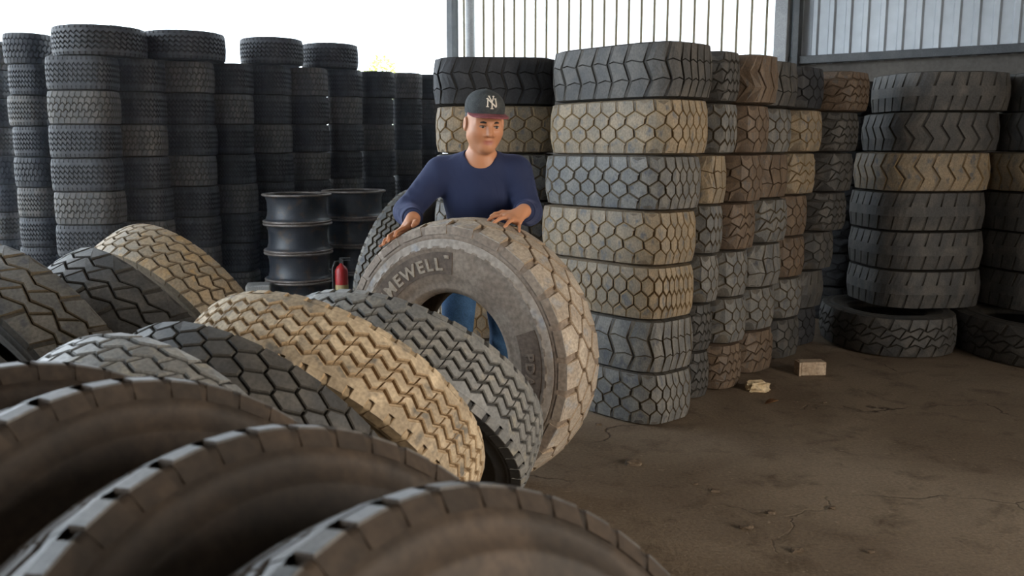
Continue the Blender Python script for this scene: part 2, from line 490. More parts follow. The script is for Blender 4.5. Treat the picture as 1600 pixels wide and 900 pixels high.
b_ = MB(); b_.box((-6.58, -2.0, 2.6), (.16, 4.6, 5.2))  # unseen wall added to shut out sky light near the camera
struct(link('wall_left_light_block', b_.mesh('wall_left_light_block', plaster)))
# yard outside
b_ = MB(); b_.box((-10, 30, -.12), (120, 90, .1))
struct(link('ground', b_.mesh('ground', noisy('yard_ground', (.42, .39, .34), (.55, .52, .46), scale=.4, random_off=False))))

# ------------------------------------------------------------------ stacked tyres
T_ = .273
def ordinal(k): return ['first', 'second', 'third', 'fourth', 'fifth', 'sixth', 'seventh', 'eighth', 'ninth', 'tenth'][k]
def up(k): return ['lowest', 'second up', 'third up', 'fourth up', 'fifth up', 'sixth up', 'seventh up', 'eighth up', 'ninth up'][k]
PN = {'hex': 'honeycomb-tread', 'hex2': 'small-honeycomb', 'wave': 'wavy-groove', 'chev': 'zigzag-groove', 'half': 'cut-shoulder', 'zig': 'zigzag-rib', 'blk': 'block-tread', 'lug': 'big-lug'}
CN = {'black': 'black', 'dark': 'dark', 'grey': 'grey', 'tan': 'tan dusty', 'brown': 'brown', 'sand': 'sandy', 'held': 'pale dusty', 'slate': 'slate grey', 'liner': 'dark', 'ochre': 'ochre'}

def right_edge_x(u, y, half, z):
    """centre x so that the right side of a boxy tyre shows at pixel column u at height z"""
    Zc = y * math.cos(PITCH) - (z - CAMH) * math.sin(PITCH)
    return (u - 800) / FPX * Zc - half

def stack_tier(k, x, y, a, b, rot, pat, rubber, label, group, sq=3.0, seed=0, T=None, ns=1.0):
    T = T or T_
    return tyre(pat, rubber, lying(x, y, T * (k + .5), rot, (rnd.uniform(-.004, .004), rnd.uniform(-.004, .004))), label, group, R=.53, TW=.250, SW=.265, rb=.29, sq=sq,
                seed=seed, scale=(a / .53, b / .53, T / (.27 if T == T_ else .2665)), ns=ns)

# front corner stack of the tyre wall
GR = 'front corner stack of the tyre wall'
Rspec = [('hex', 'grey', 1080), ('wave', 'grey', 1083), ('hex2', 'tan', 1084), ('hex', 'tan', 1088), ('hex', 'grey', 1096), ('hex', 'tan', 1107), ('wave', 'dark', 1114)]
for k, (p, c, u) in enumerate(Rspec):
    x = right_edge_x(u, 4.58, .377, T_ * (k + .5))
    stack_tier(k, x, 4.86, .45, .21, -.87, p, c, f'{CN[c]} {PN[p]} tyre, {up(k)} in the front corner stack beside the man', GR, sq=4.2, seed=k)
# stack just behind the man
GL = 'stack behind the man'
Lspec = [('hex', 'grey'), ('hex2', 'tan'), ('hex', 'grey'), ('hex', 'grey'), ('hex', 'grey'), ('hex', 'tan'), ('wave', 'black')]
for k, (p, c) in enumerate(Lspec):
    stack_tier(k, -.100 + .006 * (k % 3), 5.54, .365, .27, .02, p, c, f'{CN[c]} {PN[p]} tyre, {up(k)} in the stack directly behind the man', GL, sq=4.2, seed=k + 2)
# stacks going back along the aisle
GC = 'stacks going back along the aisle'
Cspec = [
 (620, .12, [('blk', 'dark', 1108), ('blk', 'dark', 1113), ('hex', 'grey', 1124), ('hex2', 'grey', 1130), ('wave', 'tan', 1136), ('hex2', 'grey', 1153), ('blk', 'dark', 1157)]),
 (604, .165, [('blk', 'brown', 1160), ('hex', 'grey', 1168), ('hex', 'grey', 1170), ('lug', 'brown', 1182), ('hex', 'brown', 1194), ('hex', 'brown', 1204), ('chev', 'brown', 1219)]),
 (578, .21, [('lug', 'brown', 1210), ('hex', 'grey', 1213), ('wave', 'grey', 1223), ('lug', 'grey', 1233), ('wave', 'brown', 1234), ('hex', 'grey', 1240), ('wave', 'dark', 1250)]),
 (556, .21, [('hex', 'dark', 1251), ('hex', 'grey', 1255), ('hex', 'brown', 1260), ('hex', 'brown', 1264), ('lug', 'tan', 1277), ('hex', 'tan', 1288), ('hex', 'black', 1291)]),
 (537, .21, [('hex', 'black', 1277), ('half', 'dark', 1289), ('hex', 'dark', 1305), ('blk', 'dark', 1325), ('lug', 'dark', 1336), ('blk', 'dark', 1345), ('blk', 'brown', 1362)]),
 (497, .21, [('hex', 'black', 1345 + 6 * q) for q in range(7)])]
for ci, (vb, hb, spec) in enumerate(Cspec):
    y = ground(800, vb).y
    for k, (p, c, u) in enumerate(spec):
        x = right_edge_x(u, y, .7 * .38 + .714 * hb * .6, T_ * (k + .5))
        stack_tier(k, x, y + .714 * .38 - .7 * hb * .3, .40, hb, -.795, p, c, f'{CN[c]} {PN[p]} tyre, {up(k)}, {ordinal(ci + 1)} stack along the aisle from the front corner stack', GC, sq=3.6, seed=k + ci, ns=.55)
# dim stacks by the back wall
GW = 'dim stacks by the back wall'
Wspec = [('lug', 'black'), ('half', 'dark'), ('half', 'dark'), ('half', 'dark'), ('chev', 'tan'), ('chev', 'dark'), ('half', 'dark')]
lefts = [0, 1345, 1348, 1350, 1357, 1370, 1386]
for k, (p, c) in enumerate(Wspec):
    if k == 0:
        stack_tier(0, 2.70, 6.46, .42, .55, .04, 'lug', 'dark', 'dark big-lug tyre jutting out lowest, at the aisle end of the dim back-wall stacks', GW, sq=2.3, seed=3)
        stack_tier(0, 3.56, 6.14, .44, .63, .04, 'lug', 'dark', 'dark big-lug tyre jutting out lowest, at the far side of the dim back-wall stacks', GW, sq=2.3, seed=4)
        continue
    z = T_ * (k + .5); y1 = 6.66
    Zc = (y1 - .1) * math.cos(PITCH) - (z - CAMH) * math.sin(PITCH)
    x1 = (lefts[k] - 800) / FPX * Zc + .41
    stack_tier(k, x1, y1, .41, .40, .10, p, c, f'{CN[c]} {PN[p]} tyre, {up(k)} in the dim back-wall stack next to the aisle', GW, sq=3.2, seed=k)
    stack_tier(k, x1 + .86, 6.50, .41, .40, .16, p, c, f'{CN[c]} {PN[p]} tyre, {up(k)} in the dim back-wall stack farther along the wall', GW, sq=3.2, seed=k + 1)

# dark block of stacks by the open side
GK = 'dark block of stacks by the open side'
Kspec = [(93, 190, 7.20), (187, 263, 7.55), (262, 338, 7.90), (338, 398, 8.22), (397, 457, 8.56), (456, 515, 8.90), (515, 567, 9.25), (566, 617, 9.60), (616, 660, 9.95), (656, 692, 10.3)]
kx = []
for ci, (u0, u1, y) in enumerate(Kspec):
    yc = y + .155
    xl = (u0 - 800) / FPX * (y + .12); xr = (u1 - 800) / FPX * (y + .12)
    xc, a = (xl + xr) / 2, (xr - xl) / 2 * 1.04
    kx.append((xc, yc))
    for k in range(8):
        c = 'black' if (k + ci) % 3 else 'dark'
        stack_tier(k, xc + rnd.uniform(-.012, .012), yc, a, .172, 0.0 if k % 2 else PI, 'zig' if (k + ci) % 3 else 'blk', c,
                   f'{CN[c]} tyre, {up(k)}, {ordinal(ci)} stack of the dark block, counted from its lit corner', GK, sq=3.4, seed=(k + ci) % 3, T=.262 + .0012 * ci)
Lf = [(33, 98, 7.95, 9), (-25, 34, 8.55, 9), (-70, -22, 9.15, 9)]
for ci, (u0, u1, y, nt_) in enumerate(Lf):
    yc = y + .28
    xl = (u0 - 800) / FPX * (y + .15); xr = (u1 - 800) / FPX * (y + .15)
    xc, a = (xl + xr) / 2, (xr - xl) / 2 * 1.03
    for k in range(nt_):
        c = 'black' if (k + ci) % 3 else 'dark'
        stack_tier(k, xc + rnd.uniform(-.02, .02), yc, a, .30, 0.0 if k % 2 else PI, 'zig' if k % 4 else 'blk', c,
                   f'{CN[c]} ribbed tyre, {up(k)}, {ordinal(ci)} stack left behind the lit corner of the dark block', GK, sq=2.8, seed=(k + ci) % 3, T=.262)
# odd tyres lying across the tops
def top_tyre(u0, u1, y, label, seed, z=8 * .262):
    r = (u1 - u0) / 2 / FPX * y; x = ((u0 + u1) / 2 - 800) / FPX * y
    tyre('zig', 'black', lying(x, y, z + .12, rnd.uniform(0, 6)), label, 'tyres lying on top of the dark block', R=.53, TW=.222, SW=.240, rb=.29, seed=seed, scale=(r / .53, r / .53, 1))
top_tyre(108, 242, 7.55, 'black tyre lying on top of the dark block at its lit corner', 0)
top_tyre(240, 363, 8.05, 'black tyre on top of the dark block, touching the corner one', 1, 8 * .2645)
top_tyre(388, 482, 8.72, 'first black tyre of the separate pair on top of the dark block', 2, 8 * .2675)
top_tyre(480, 566, 9.32, 'second black tyre of the separate pair, nearer the green tree', 0, 8 * .2692)

# ------------------------------------------------------------------ leaning tyres
GT = 'row of leaning tyres'
tyre('zig', 'slate', standing(-.417, 3.188, -2.016, -.703, .535, .25, .2), 'slate grey zigzag-rib tyre leaning between the sandy tyre and the held tyre', GT, R=.535, TW=.245, SW=.262)
tyre('zig', 'sand', standing(-.619, 2.88, -2.038, -.632, .54, .25, .1), 'sand-caked zigzag-rib tyre leaning in the row', GT, R=.54, TW=.245, SW=.262, seed=1)
tyre('hex5', 'dark', standing(-.802, 2.630, -2.071, -.596, .51, .222, .3), 'dark honeycomb-tread tyre leaning against the sandy tyre', GT, R=.51, TW=.216, SW=.228)
tyre('blk', 'slate', standing(-.928, 2.292, -2.018, -.368, .490, .208, .5), 'slate block-tread tyre with pale sky sheen, leaning in front of the dark honeycomb tyre', GT, R=.490, TW=.203, SW=.215)
tyre('blk', 'ochre', standing(-1.746, 4.648, -2.156, -.519, .54, .25, .1), 'ochre-patched block-tread tyre at the back of the leaning pile', GT, R=.54, TW=.25, SW=.27)
tyre('lug', 'dark', standing(-1.575, 3.783, -2.300, -.576, .54, .25, .2), 'dark rounded-lug tyre leaning in front of the ochre-patched tyre', GT, R=.54, TW=.25, SW=.27)
tyre('lug', 'grey', standing(-1.88, 3.498, -2.173, -.437, .54, .25, .4), 'grey big-lug tyre leaning in front of the dark rounded-lug tyre', GT, R=.54, TW=.25, SW=.27, seed=1)
tyre('half', 'dark', standing(-1.86, 2.90, -2.173, -.55, .54, .25, .4), 'dark smooth-crowned tyre leaning under the grey big-lug tyre', GT, R=.54, TW=.25, SW=.27)
GF = 'near tyres showing their hollow sides'
tyre('zig', 'liner', standing(-.812, 1.452, -.544, .420, .534, .25, .1), 'dark tyre with rusty-brown shoulder, last of the hollow-side row', GF, R=.534, TW=.246, SW=.262)
tyre('zig', 'liner', standing(-.559, 1.293, -.544, .420, .54, .25, .3), 'dark hollow tyre third from the floor-side end of its row', GF, R=.54, TW=.25, SW=.27, seed=1)
tyre('zig', 'liner', standing(-.262, 1.092, -.595, .521, .54, .25, .2), 'dark hollow tyre with square shoulder notches, second in its row', GF, R=.54, TW=.25, SW=.27)
tyre('zig', 'liner', standing(-.003, .88, -.602, .554, .54, .25, .0), 'dark hollow tyre at the end of its row by the open floor', GF, R=.54, TW=.25, SW=.27, seed=2)
tyre('zig', 'grey', standing(-.826, 6.964, -.344, -.336, .55, .25, .0), 'grey zigzag-rib tyre standing behind the man, leaning on a pale tyre', 'tyres standing behind the man', R=.55, TW=.245, SW=.262)
tyre('blk', 'held', standing(-.44, 6.50, .10, -.10, .55, .25, .0), 'pale tyre standing edge-on between the man and the zigzag-rib tyre', 'tyres standing behind the man', R=.55, TW=.24, SW=.26)

# the tyre the man holds
HR, HTW, HSW, HRB = .561, .268, .290, .264
MH = standing(-.185, 3.715, -2.117, -.007, HR, .274)
held = tyre('hexh', 'held', MH, 'pale dusty honeycomb-tread tyre held upright by the man, lettered TIMEWELL', None, R=HR, TW=HTW, SW=HSW, rb=HRB)
hp_out, _ = sidewall_profile(HR, HTW, HSW, HRB)
hp = sorted([(r, a) for a, r in hp_out])
def side_z(r): return float(np.interp(r, [p[0] for p in hp], [p[1] for p in hp]))
def ring_sector(name, r0, r1, a0, a1, mat, off=.0015, n=60, r0f=None):
    V = []; F = []; m = 5
    for i in range(n + 1):
        a = a0 + (a1 - a0) * i / n
        rr0 = r0f(a) if r0f else r0
        for j in range(m):
            r = rr0 + (r1 - rr0) * j / (m - 1)
            V.append((r * math.sin(a), r * math.cos(a), side_z(r) + off))
    for i in range(n):
        for j in range(m - 1):
            q = i * m + j; F.append((q, q + 1, q + m + 1, q + m))
    # rim so that the band has a thickness
    k = len(V); per = [i * m for i in range(n + 1)] + [n * m + j for j in range(1, m)] + [i * m + m - 1 for i in range(n - 1, -1, -1)] + [j for j in range(m - 2, 0, -1)]
    for i in per: V.append((V[i][0], V[i][1], V[i][2] - off - .002))
    for i in range(len(per)):
        j = (i + 1) % len(per); F.append((per[i], per[j], k + j, k + i))
    return link(name, mesh(name, V, F, [mat], smooth=False), held)
band_mat = noisy('sidewall_band_dark', (.105, .078, .060), (.15, .112, .085), scale=7, rough=.7, fine=60)
pale_mat = noisy('sidewall_pale_ring', (.29, .24, .195), (.37, .325, .28), scale=5, rough=.7, fine=50, cc=(.33, .33, .34))
letter_mat = noisy('raised_letter_dusty', (.32, .265, .205), (.40, .335, .265), scale=20, rough=.75, fine=80)
D2 = math.radians
def scal(a): return .4560 + .0035 * (1 if math.sin(a * 46) > 0 else -1)
ring_sector('scalloped_band', .456, .487, -PI, PI, pale_mat, .0025, 552, scal)
ring_sector('name_band', .346, .436, D2(-92), D2(4), band_mat, .0022, 60)
ring_sector('name_band', .346, .436, D2(68), D2(150), band_mat, .0022, 60)
def arc_text(txt, r, a_start, size, name, mat=None):
    """letters laid round the sidewall, clockwise from a_start"""
    cu = bpy.data.curves.new('lettering', 'FONT'); cu.body = txt; cu.size = size; cu.extrude = .0016; cu.resolution_u = 3; cu.offset = .0018
    cu.space_character = 1.25
    ob = bpy.data.objects.new('tmp', cu); COL.objects.link(ob)
    dg = bpy.context.evaluated_depsgraph_get(); me = bpy.data.meshes.new_from_object(ob.evaluated_get(dg))
    bpy.data.objects.remove(ob, do_unlink=True)
    for v in me.vertices:
        x, y, z = v.co
        rr = r + y; a = a_start + x / r
        v.co = (rr * math.sin(a), rr * math.cos(a), side_z(rr) + .0042 + z)
    me.materials.clear(); me.materials.append(mat or letter_mat)
    return link(name, me, held)
arc_text('TIMEWELL', .363, D2(-64), .070, 'lettering')
arc_text('TM', .412, D2(-1), .013, 'lettering')
arc_text('PDA', .368, D2(80), .055, 'lettering', noisy('raised_letter_dark', (.15, .115, .09), (.20, .155, .12), scale=20, rough=.75))  # second word in a darker letter colour

# ------------------------------------------------------------------ steel wheel rims, extinguisher, blocks
rim_mat = noisy('rim_black_steel', (.018, .022, .030), (.035, .038, .045), scale=6, rough=.45, spec=.5, cc=(.06, .042, .03))
lip_mat = noisy('rim_worn_lip', (.16, .13, .11), (.24, .215, .20), scale=9, rough=.45, metal=.4)
def wheel_rim(x, y, k, label, group, spin):
    e = empty('wheel_rim', (x, y, k * .25)); e.rotation_euler.z = spin
    tag(e, label, 'wheel rim', group)
    b = MB()
    b.lathe([(.285, .020), (.266, .030), (.262, .050), (.254, .070), (.252, .125), (.254, .180), (.262, .200), (.266, .222), (.285, .232),
             (.280, .225), (.258, .215), (.254, .198), (.246, .178), (.244, .125), (.246, .072), (.254, .052), (.258, .035), (.280, .026)], 48, closed=True)
    link('barrel', b.mesh('barrel', rim_mat, True), e)
    for z in (.012, .240):
        b = MB(); b.lathe([(.272, z - .009), (.292, z - .010), (.298, z), (.292, z + .009), (.272, z + .008)], 48, closed=True)
        link('flange', b.mesh('flange', lip_mat, True), e)
    # disc with hand holes
    V = []; F = []; n = 60
    for i in range(n):
        a = 2 * PI * i / n
        for r in (.075, .13, .160, .210, .249): V.append((r * math.cos(a), r * math.sin(a), .075 + (.03 if r < .14 else 0)))
    for i in range(n):
        j = (i + 1) % n
        for q in range(4):
            if q == 2 and i % 6 in (2, 3, 4): continue
            F.append((i * 5 + q, i * 5 + q + 1, j * 5 + q + 1, j * 5 + q))
    o = link('disc', mesh('disc', V, F, [rim_mat]), e)
    md = o.modifiers.new('thickness', 'SOLIDIFY'); md.thickness = .012
for k in range(4):
    wheel_rim(-1.865, 7.90, k, f'black steel wheel rim, {up(k)} in the rim stack by the red extinguisher', 'steel rims in two stacks', k * .7)
for k in range(4):
    wheel_rim(-1.47, 8.48, k, f'black steel wheel rim, {up(k)} in the rim stack set back toward the zigzag-rib tyre', 'steel rims in two stacks', k * .5 + .2)
red = plain('extinguisher_red', (.33, .018, .018), .4)
blk_ = plain('black_plastic', (.02, .02, .02), .5)
lab_ = plain('extinguisher_label', (.34, .27, .12), .6)
e = empty('fire_extinguisher', (-1.425, 7.52, 0)); tag(e, 'small red fire extinguisher standing on the floor beside the steel rims', 'fire extinguisher')
b = MB(); b.lathe([(.0, 0), (.048, 0), (.054, .008), (.054, .36), (.050, .385), (.036, .41), (.018, .422), (.016, .44), (0, .44)], 24); link('cylinder', b.mesh('cylinder', red, True), e)
b = MB(); b.lathe([(.0548, .19), (.0552, .20), (.0552, .25), (.0548, .26)], 24); link('label_band', b.mesh('label_band', lab_, True), e)
b = MB(); b.box((0, 0, .455), (.03, .03, .04)); b.box((.03, 0, .482), (.09, .018, .008)); b.box((.035, 0, .462), (.08, .016, .006)); link('valve_handle', b.mesh('valve', blk_), e)
b = MB(); b.tube([(-.015, 0, .455), (-.05, -.01, .45), (-.068, -.02, .40), (-.066, -.025, .25), (-.060, -.02, .16)], [.008, .008, .008, .009, .014], 8); link('hose', b.mesh('hose', blk_, True), e)

def rock(name, loc, dims, mat, label, cat, seed, sub=2, group=None, jag=.25):
    rg = random.Random(seed); bm = bmesh.new()
    bmesh.ops.create_icosphere(bm, subdivisions=sub, radius=1)
    for v in bm.verts:
        k = 1 + rg.uniform(-jag, jag)
        q = Vector((math.copysign(abs(v.co.x) ** .6, v.co.x), math.copysign(abs(v.co.y) ** .6, v.co.y), math.copysign(abs(v.co.z) ** .6, v.co.z))) * k
        v.co = (q.x * dims[0] / 2, q.y * dims[1] / 2, q.z * dims[2] / 2)
    zmin = min(v.co.z for v in bm.verts)
    for v in bm.verts: v.co.z = max(v.co.z - zmin - dims[2] * .12, 0)
    me = bpy.data.meshes.new(name); bm.to_mesh(me); bm.free(); me.materials.append(mat)
    o = link(name, me); o.location = loc; tag(o, label, cat, group); return o
g = ground(1186, 612); rock('stone', (g.x, g.y + .02, 0), (.125, .08, .06), noisy('pale_stone', (.52, .40, .24), (.66, .53, .35), scale=25, fine=60, rough=.9), 'rough pale yellow stone chunk on the dirt floor by the stacks', 'stone', 5, 3)
# sawn wood offcut
g = ground(1268, 588)
wood = noisy('sawn_wood', (.34, .25, .17), (.44, .34, .245), scale=14, fine=70, rough=.8, cc=(.26, .18, .12))
e = empty('wood_offcut', (g.x, g.y + .05, 0)); e.rotation_euler.z = .06; tag(e, 'short sawn wooden block lying on the floor beside the aisle stacks', 'wood block')
b = MB(); b.box((0.012, 0, .045), (.158, .09, .086)); o = link('block', b.mesh('block', wood), e); md = o.modifiers.new('bevel', 'BEVEL'); md.width = .006; md.segments = 2
b = MB(); b.box((-.072, .002, .042), (.014, .088, .084)); link('end_slab', b.mesh('end_slab', wood), e)
# dry leaf
g = ground(1205, 632)
V = []; F = []
for i in range(9):
    t = i / 8; w = .022 * math.sin(PI * min(1, t * 1.02)) + .001
    for j, sgn in enumerate((-1, 0, 1)): V.append((t * .085 - .04, sgn * w, .006 + .016 * abs(sgn) * math.sin(PI * t) + .014 * t * t))
for i in range(8):
    for j in range(2): q = i * 3 + j; F.append((q, q + 1, q + 4, q + 3))
o = link('dry_leaf', mesh('dry_leaf', V, F, [noisy('dry_leaf', (.16, .075, .03), (.24, .12, .05), scale=40, random_off=False)], smooth=True)); o.location = (g.x, g.y, 0); o.rotation_euler.z = .25
md = o.modifiers.new('thickness', 'SOLIDIFY'); md.thickness = .0015
tag(o, 'curled reddish-brown dry leaf on the floor near the pale stone', 'leaf')
peb = noisy('dirt_clod', (.10, .07, .045), (.17, .125, .085), scale=30, random_off=True)
for i, (u, v, s_) in enumerate([(990, 726, .07), (1118, 768, .035), (1166, 826, .045), (1086, 757, .025), (1300, 795, .03), (1205, 802, .035), (1245, 862, .04), (935, 664, .03), (1288, 630, .025), (1360, 863, .03)]):
    g = ground(u, v)
    rock('dirt_clod', (g.x, g.y, 0), (s_, s_ * .7, s_ * .35), peb, 'small dark dirt clod lying on the open floor', 'clod', 20 + i, 2, 'dirt clods on the open floor')
b = MB(); b.box((0, 0, .13), (.20, .20, .26)); o = link('concrete_block', b.mesh('concrete_block', noisy('concrete', (.22, .22, .21), (.30, .29, .27), scale=8))); o.location = (-2.13, 7.55, 0); o.rotation_euler.z = .2
md = o.modifiers.new('bevel', 'BEVEL'); md.width = .012; md.segments = 2
tag(o, 'grey concrete block on the floor beside the stacked steel rims', 'block')

# ------------------------------------------------------------------ outside: tree and pole
leaf_m = noisy('sunlit_leaf', (.34, .40, .09), (.46, .48, .13), scale=3, random_off=False, bump=0)
leaf_m.node_tree.nodes['Principled BSDF'].inputs['Roughness'].default_value = .6
e = empty('tree', (-3.75, 26, 0)); tag(e, 'bushy yellow-green tree in the bright yard beyond the stacks', 'tree')
b = MB(); b.tube([(0, 0, -.1), (.05, 0, 1.2), (0, .05, 2.4), (.1, 0, 3.2)], [.12, .10, .08, .04], 8); b.tube([(.02, 0, 1.6), (.4, .1, 2.5), (.6, .1, 3.1)], [.06, .05, .02], 6); b.tube([(0, 0, 1.9), (-.4, -.1, 2.7), (-.5, 0, 3.2)], [.05, .04, .02], 6)
link('trunk', b.mesh('trunk', noisy('bark', (.12, .09, .06), (.18, .14, .10), scale=12), True), e)
rg = random.Random(3); V = []; F = []
blobs = [(0, 0, 3.0, .8), (.55, .1, 2.9, .55), (-.5, 0, 2.85, .55), (.15, -.2, 3.45, .45), (-.1, .2, 2.3, .7), (.8, 0, 2.4, .4), (-.75, .1, 2.3, .4)]
for i in range(2600):
    bx_, by_, bz_, br = blobs[rg.randrange(len(blobs))]
    d = Vector((rg.gauss(0, 1), rg.gauss(0, 1), rg.gauss(0, 1))).normalized() * br * rg.uniform(.55, 1.0)
    c = Vector((bx_, by_, bz_)) + d; a = Vector((rg.gauss(0, 1), rg.gauss(0, 1), rg.gauss(0, .6))).normalized(); q = a.orthogonal().normalized(); L = rg.uniform(.05, .09)
    k = len(V); V += [c - a * L, c + q * L * .4, c + a * L, c - q * L * .4]; F.append((k, k + 1, k + 2, k + 3))
o = link('foliage', mesh('foliage', V, F, [leaf_m]), e); o['kind'] = 'stuff'
b = MB(); b.tube([(0, 0, 0), (0, 0, 6.5)], .028, 10); o = link('pole', b.mesh('pole', noisy('pole_paint', (.26, .235, .20), (.34, .31, .27), scale=4), True)); o.location = (-8.55, 20, 0); tag(o, 'thin pale metal pole standing in the bright yard', 'pole')

# ------------------------------------------------------------------ the man: smooth surfaces from blended volumes
def surface_nets(f, org, h):
    """f: grid of distances -> verts, quads"""
    s = f < 0
    nx, ny, nz = f.shape
    c = np.zeros((nx - 1, ny - 1, nz - 1), np.int8)
    for i in (0, 1):
        for j in (0, 1):
            for k in (0, 1): c += s[i:nx - 1 + i, j:ny - 1 + j, k:nz - 1 + k]
    act = (c > 0) & (c < 8)
    idx = np.full(act.shape, -1, np.int64); I = np.argwhere(act); idx[act] = np.arange(len(I))
    acc = np.zeros((len(I), 3)); cnt = np.zeros(len(I))
    corners = [(i, j, k) for i in (0, 1) for j in (0, 1) for k in (0, 1)]
    vals = {q: f[I[:, 0] + q[0], I[:, 1] + q[1], I[:, 2] + q[2]] for q in corners}
    for a in corners:
        for ax in range(3):
            if a[ax]: continue
            b = list(a); b[ax] = 1; b = tuple(b)
            va, vb = vals[a], vals[b]; m = (va < 0) != (vb < 0)
            t = np.where(m, va / np.where(m, va - vb, 1), 0)
            p = np.tile(np.array(a, float), (len(I), 1)); p[:, ax] += t
            acc[m] += p[m]; cnt[m] += 1
    V = (I + acc / cnt[:, None]) * h + org
    Q = []
    for ax in range(3):
        u, v = (ax + 1) % 3, (ax + 2) % 3
        sl0 = [slice(None)] * 3; sl1 = [slice(None)] * 3
        sl0[ax] = slice(0, -1); sl1[ax] = slice(1, None)
        m = s[tuple(sl0)] != s[tuple(sl1)]; E_ = np.argwhere(m)
        E_ = E_[(E_[:, u] > 0) & (E_[:, v] > 0) & (E_[:, u] < f.shape[u] - 1) & (E_[:, v] < f.shape[v] - 1)]
        sg = s[E_[:, 0], E_[:, 1], E_[:, 2]]
        def cell(du, dv):
            g_ = E_.copy(); g_[:, u] += du; g_[:, v] += dv; return idx[g_[:, 0], g_[:, 1], g_[:, 2]]
        a, b, c_, d = cell(-1, -1), cell(0, -1), cell(0, 0), cell(-1, 0)
        q = np.stack([a, b, c_, d], 1); q[~sg] = q[~sg][:, ::-1]
        Q.append(q)
    return V, np.concatenate(Q)

class Vol:
    def __init__(s, lo, hi, h):
        s.lo = np.array(lo, float); s.h = h
        n = np.ceil((np.array(hi) - s.lo) / h).astype(int) + 1
        s.f = np.full(n, 1.0, np.float32)
    def region(s, lo, hi):
        a = np.clip(np.floor((np.array(lo) - s.lo) / s.h).astype(int), 0, np.array(s.f.shape) - 1)
        b = np.clip(np.ceil((np.array(hi) - s.lo) / s.h).astype(int) + 1, 1, np.array(s.f.shape))
        ax = [s.lo[i] + s.h * np.arange(a[i], b[i]) for i in range(3)]
        X, Y, Z = np.meshgrid(*ax, indexing='ij')
        return tuple(slice(a[i], b[i]) for i in range(3)), np.stack([X, Y, Z], -1)
    def blend(s, sl, d, k, op='add'):
        f = s.f[sl]; d = d.astype(np.float32)
        if op == 'add':
            hh = np.maximum(k - np.abs(f - d), 0) / k; s.f[sl] = np.minimum(f, d) - hh * hh * k * .25
        else:
            d = -d; hh = np.maximum(k - np.abs(f - d), 0) / k; s.f[sl] = np.maximum(f, d) + hh * hh * k * .25
    def cap(s, a, b, ra, rb, k=.02, op='add', inflate=0.0):
        a, b = np.array(a, float), np.array(b, float); ra += inflate; rb += inflate
        m = max(ra, rb) + k + .02
        sl, P = s.region(np.minimum(a, b) - m, np.maximum(a, b) + m)
        d = b - a; t = np.clip(((P - a) @ d) / max(d @ d, 1e-9), 0, 1)
        s.blend(sl, np.linalg.norm(P - a - t[..., None] * d, axis=-1) - (ra + (rb - ra) * t), k, op)
    def ell(s, c, r, M=None, k=.02, op='add', inflate=0.0):
        c = np.array(c, float); r = np.array(r, float) + inflate; m = r.max() + k + .02
        sl, P = s.region(c - m, c + m); Q = P - c
        if M is not None: Q = Q @ np.array(M)           # columns of M are the local axes
        k0 = np.linalg.norm(Q / r, axis=-1); k1 = np.linalg.norm(Q / (r * r), axis=-1)
        s.blend(sl, k0 * (k0 - 1) / np.maximum(k1, 1e-6), k, op)
    def mesh(s, name, mats, smooth_it=0):
        V, Q = surface_nets(s.f, s.lo, s.h)
        me = bpy.data.meshes.new(name)
        me.vertices.add(len(V)); me.vertices.foreach_set('co', V.astype(np.float32).ravel())
        me.loops.add(len(Q) * 4); me.loops.foreach_set('vertex_index', Q.astype(np.int32).ravel())
        me.polygons.add(len(Q)); me.polygons.foreach_set('loop_start', np.arange(len(Q), dtype=np.int32) * 4)
        try: me.polygons.foreach_set('loop_total', np.full(len(Q), 4, np.int32))
        except Exception: pass
        me.polygons.foreach_set('use_smooth', np.ones(len(Q), bool))
        me.update(calc_edges=True); me.validate()
        for m in mats: me.materials.append(m)
        return me

man = empty('person', (-.13, 4.2, 0))
tag(man, 'person in navy long-sleeved shirt and dark cap, both hands on an upright tyre', 'person')
def mlink(name, me, parent=None):
    o = link(name, me, parent or man)
    o.matrix_parent_inverse = (parent or man).matrix_basis.inverted() if parent is None else Matrix()
    return o

HC = np.array([-.122, 4.035, 1.507])                    # centre of the head
fw = np.array([.29, -.92, -.22]); fw /= np.linalg.norm(fw)
upv = np.array([.03, 0, 1.0]); rt = np.cross(fw, upv); rt /= np.linalg.norm(rt); rt = -rt if rt[0] < 0 else rt
upv = np.cross(rt, fw); upv = upv if upv[2] > 0 else -upv
HM = np.stack([rt, fw, upv], 1)                          # local x: picture right, y: face direction, z: up
def hd(x, y, z): return HC + HM @ np.array([x, y, z])

# joints
shR, shL = np.array([-.325, 4.11, 1.292]), np.array([.022, 4.10, 1.298])     # his right shoulder shows at the picture's left
elR, elL = np.array([-.470, 4.08, 1.120]), np.array([.074, 4.07, 1.120])
def S(ph, a, h):
    r = math.radians(ph); h -= .008; q = MH @ Vector(((HR + h) * math.sin(r), (HR + h) * math.cos(r), a)); return np.array(q)
wrR, wrL = S(-27.5, -.015, .060), S(16.5, -.170, .055)
pel = np.array([-.150, 4.22, .92]); che = np.array([-.150, 4.13, 1.19]); nkb = np.array([-.140, 4.085, 1.345])
hipR, hipL = np.array([-.24, 4.22, .88]), np.array([-.06, 4.22, .88])
knR, knL = np.array([-.26, 4.20, .48]), np.array([-.03, 4.26, .48])
anR, anL = np.array([-.27, 4.30, .09]), np.array([-.01, 4.36, .09])

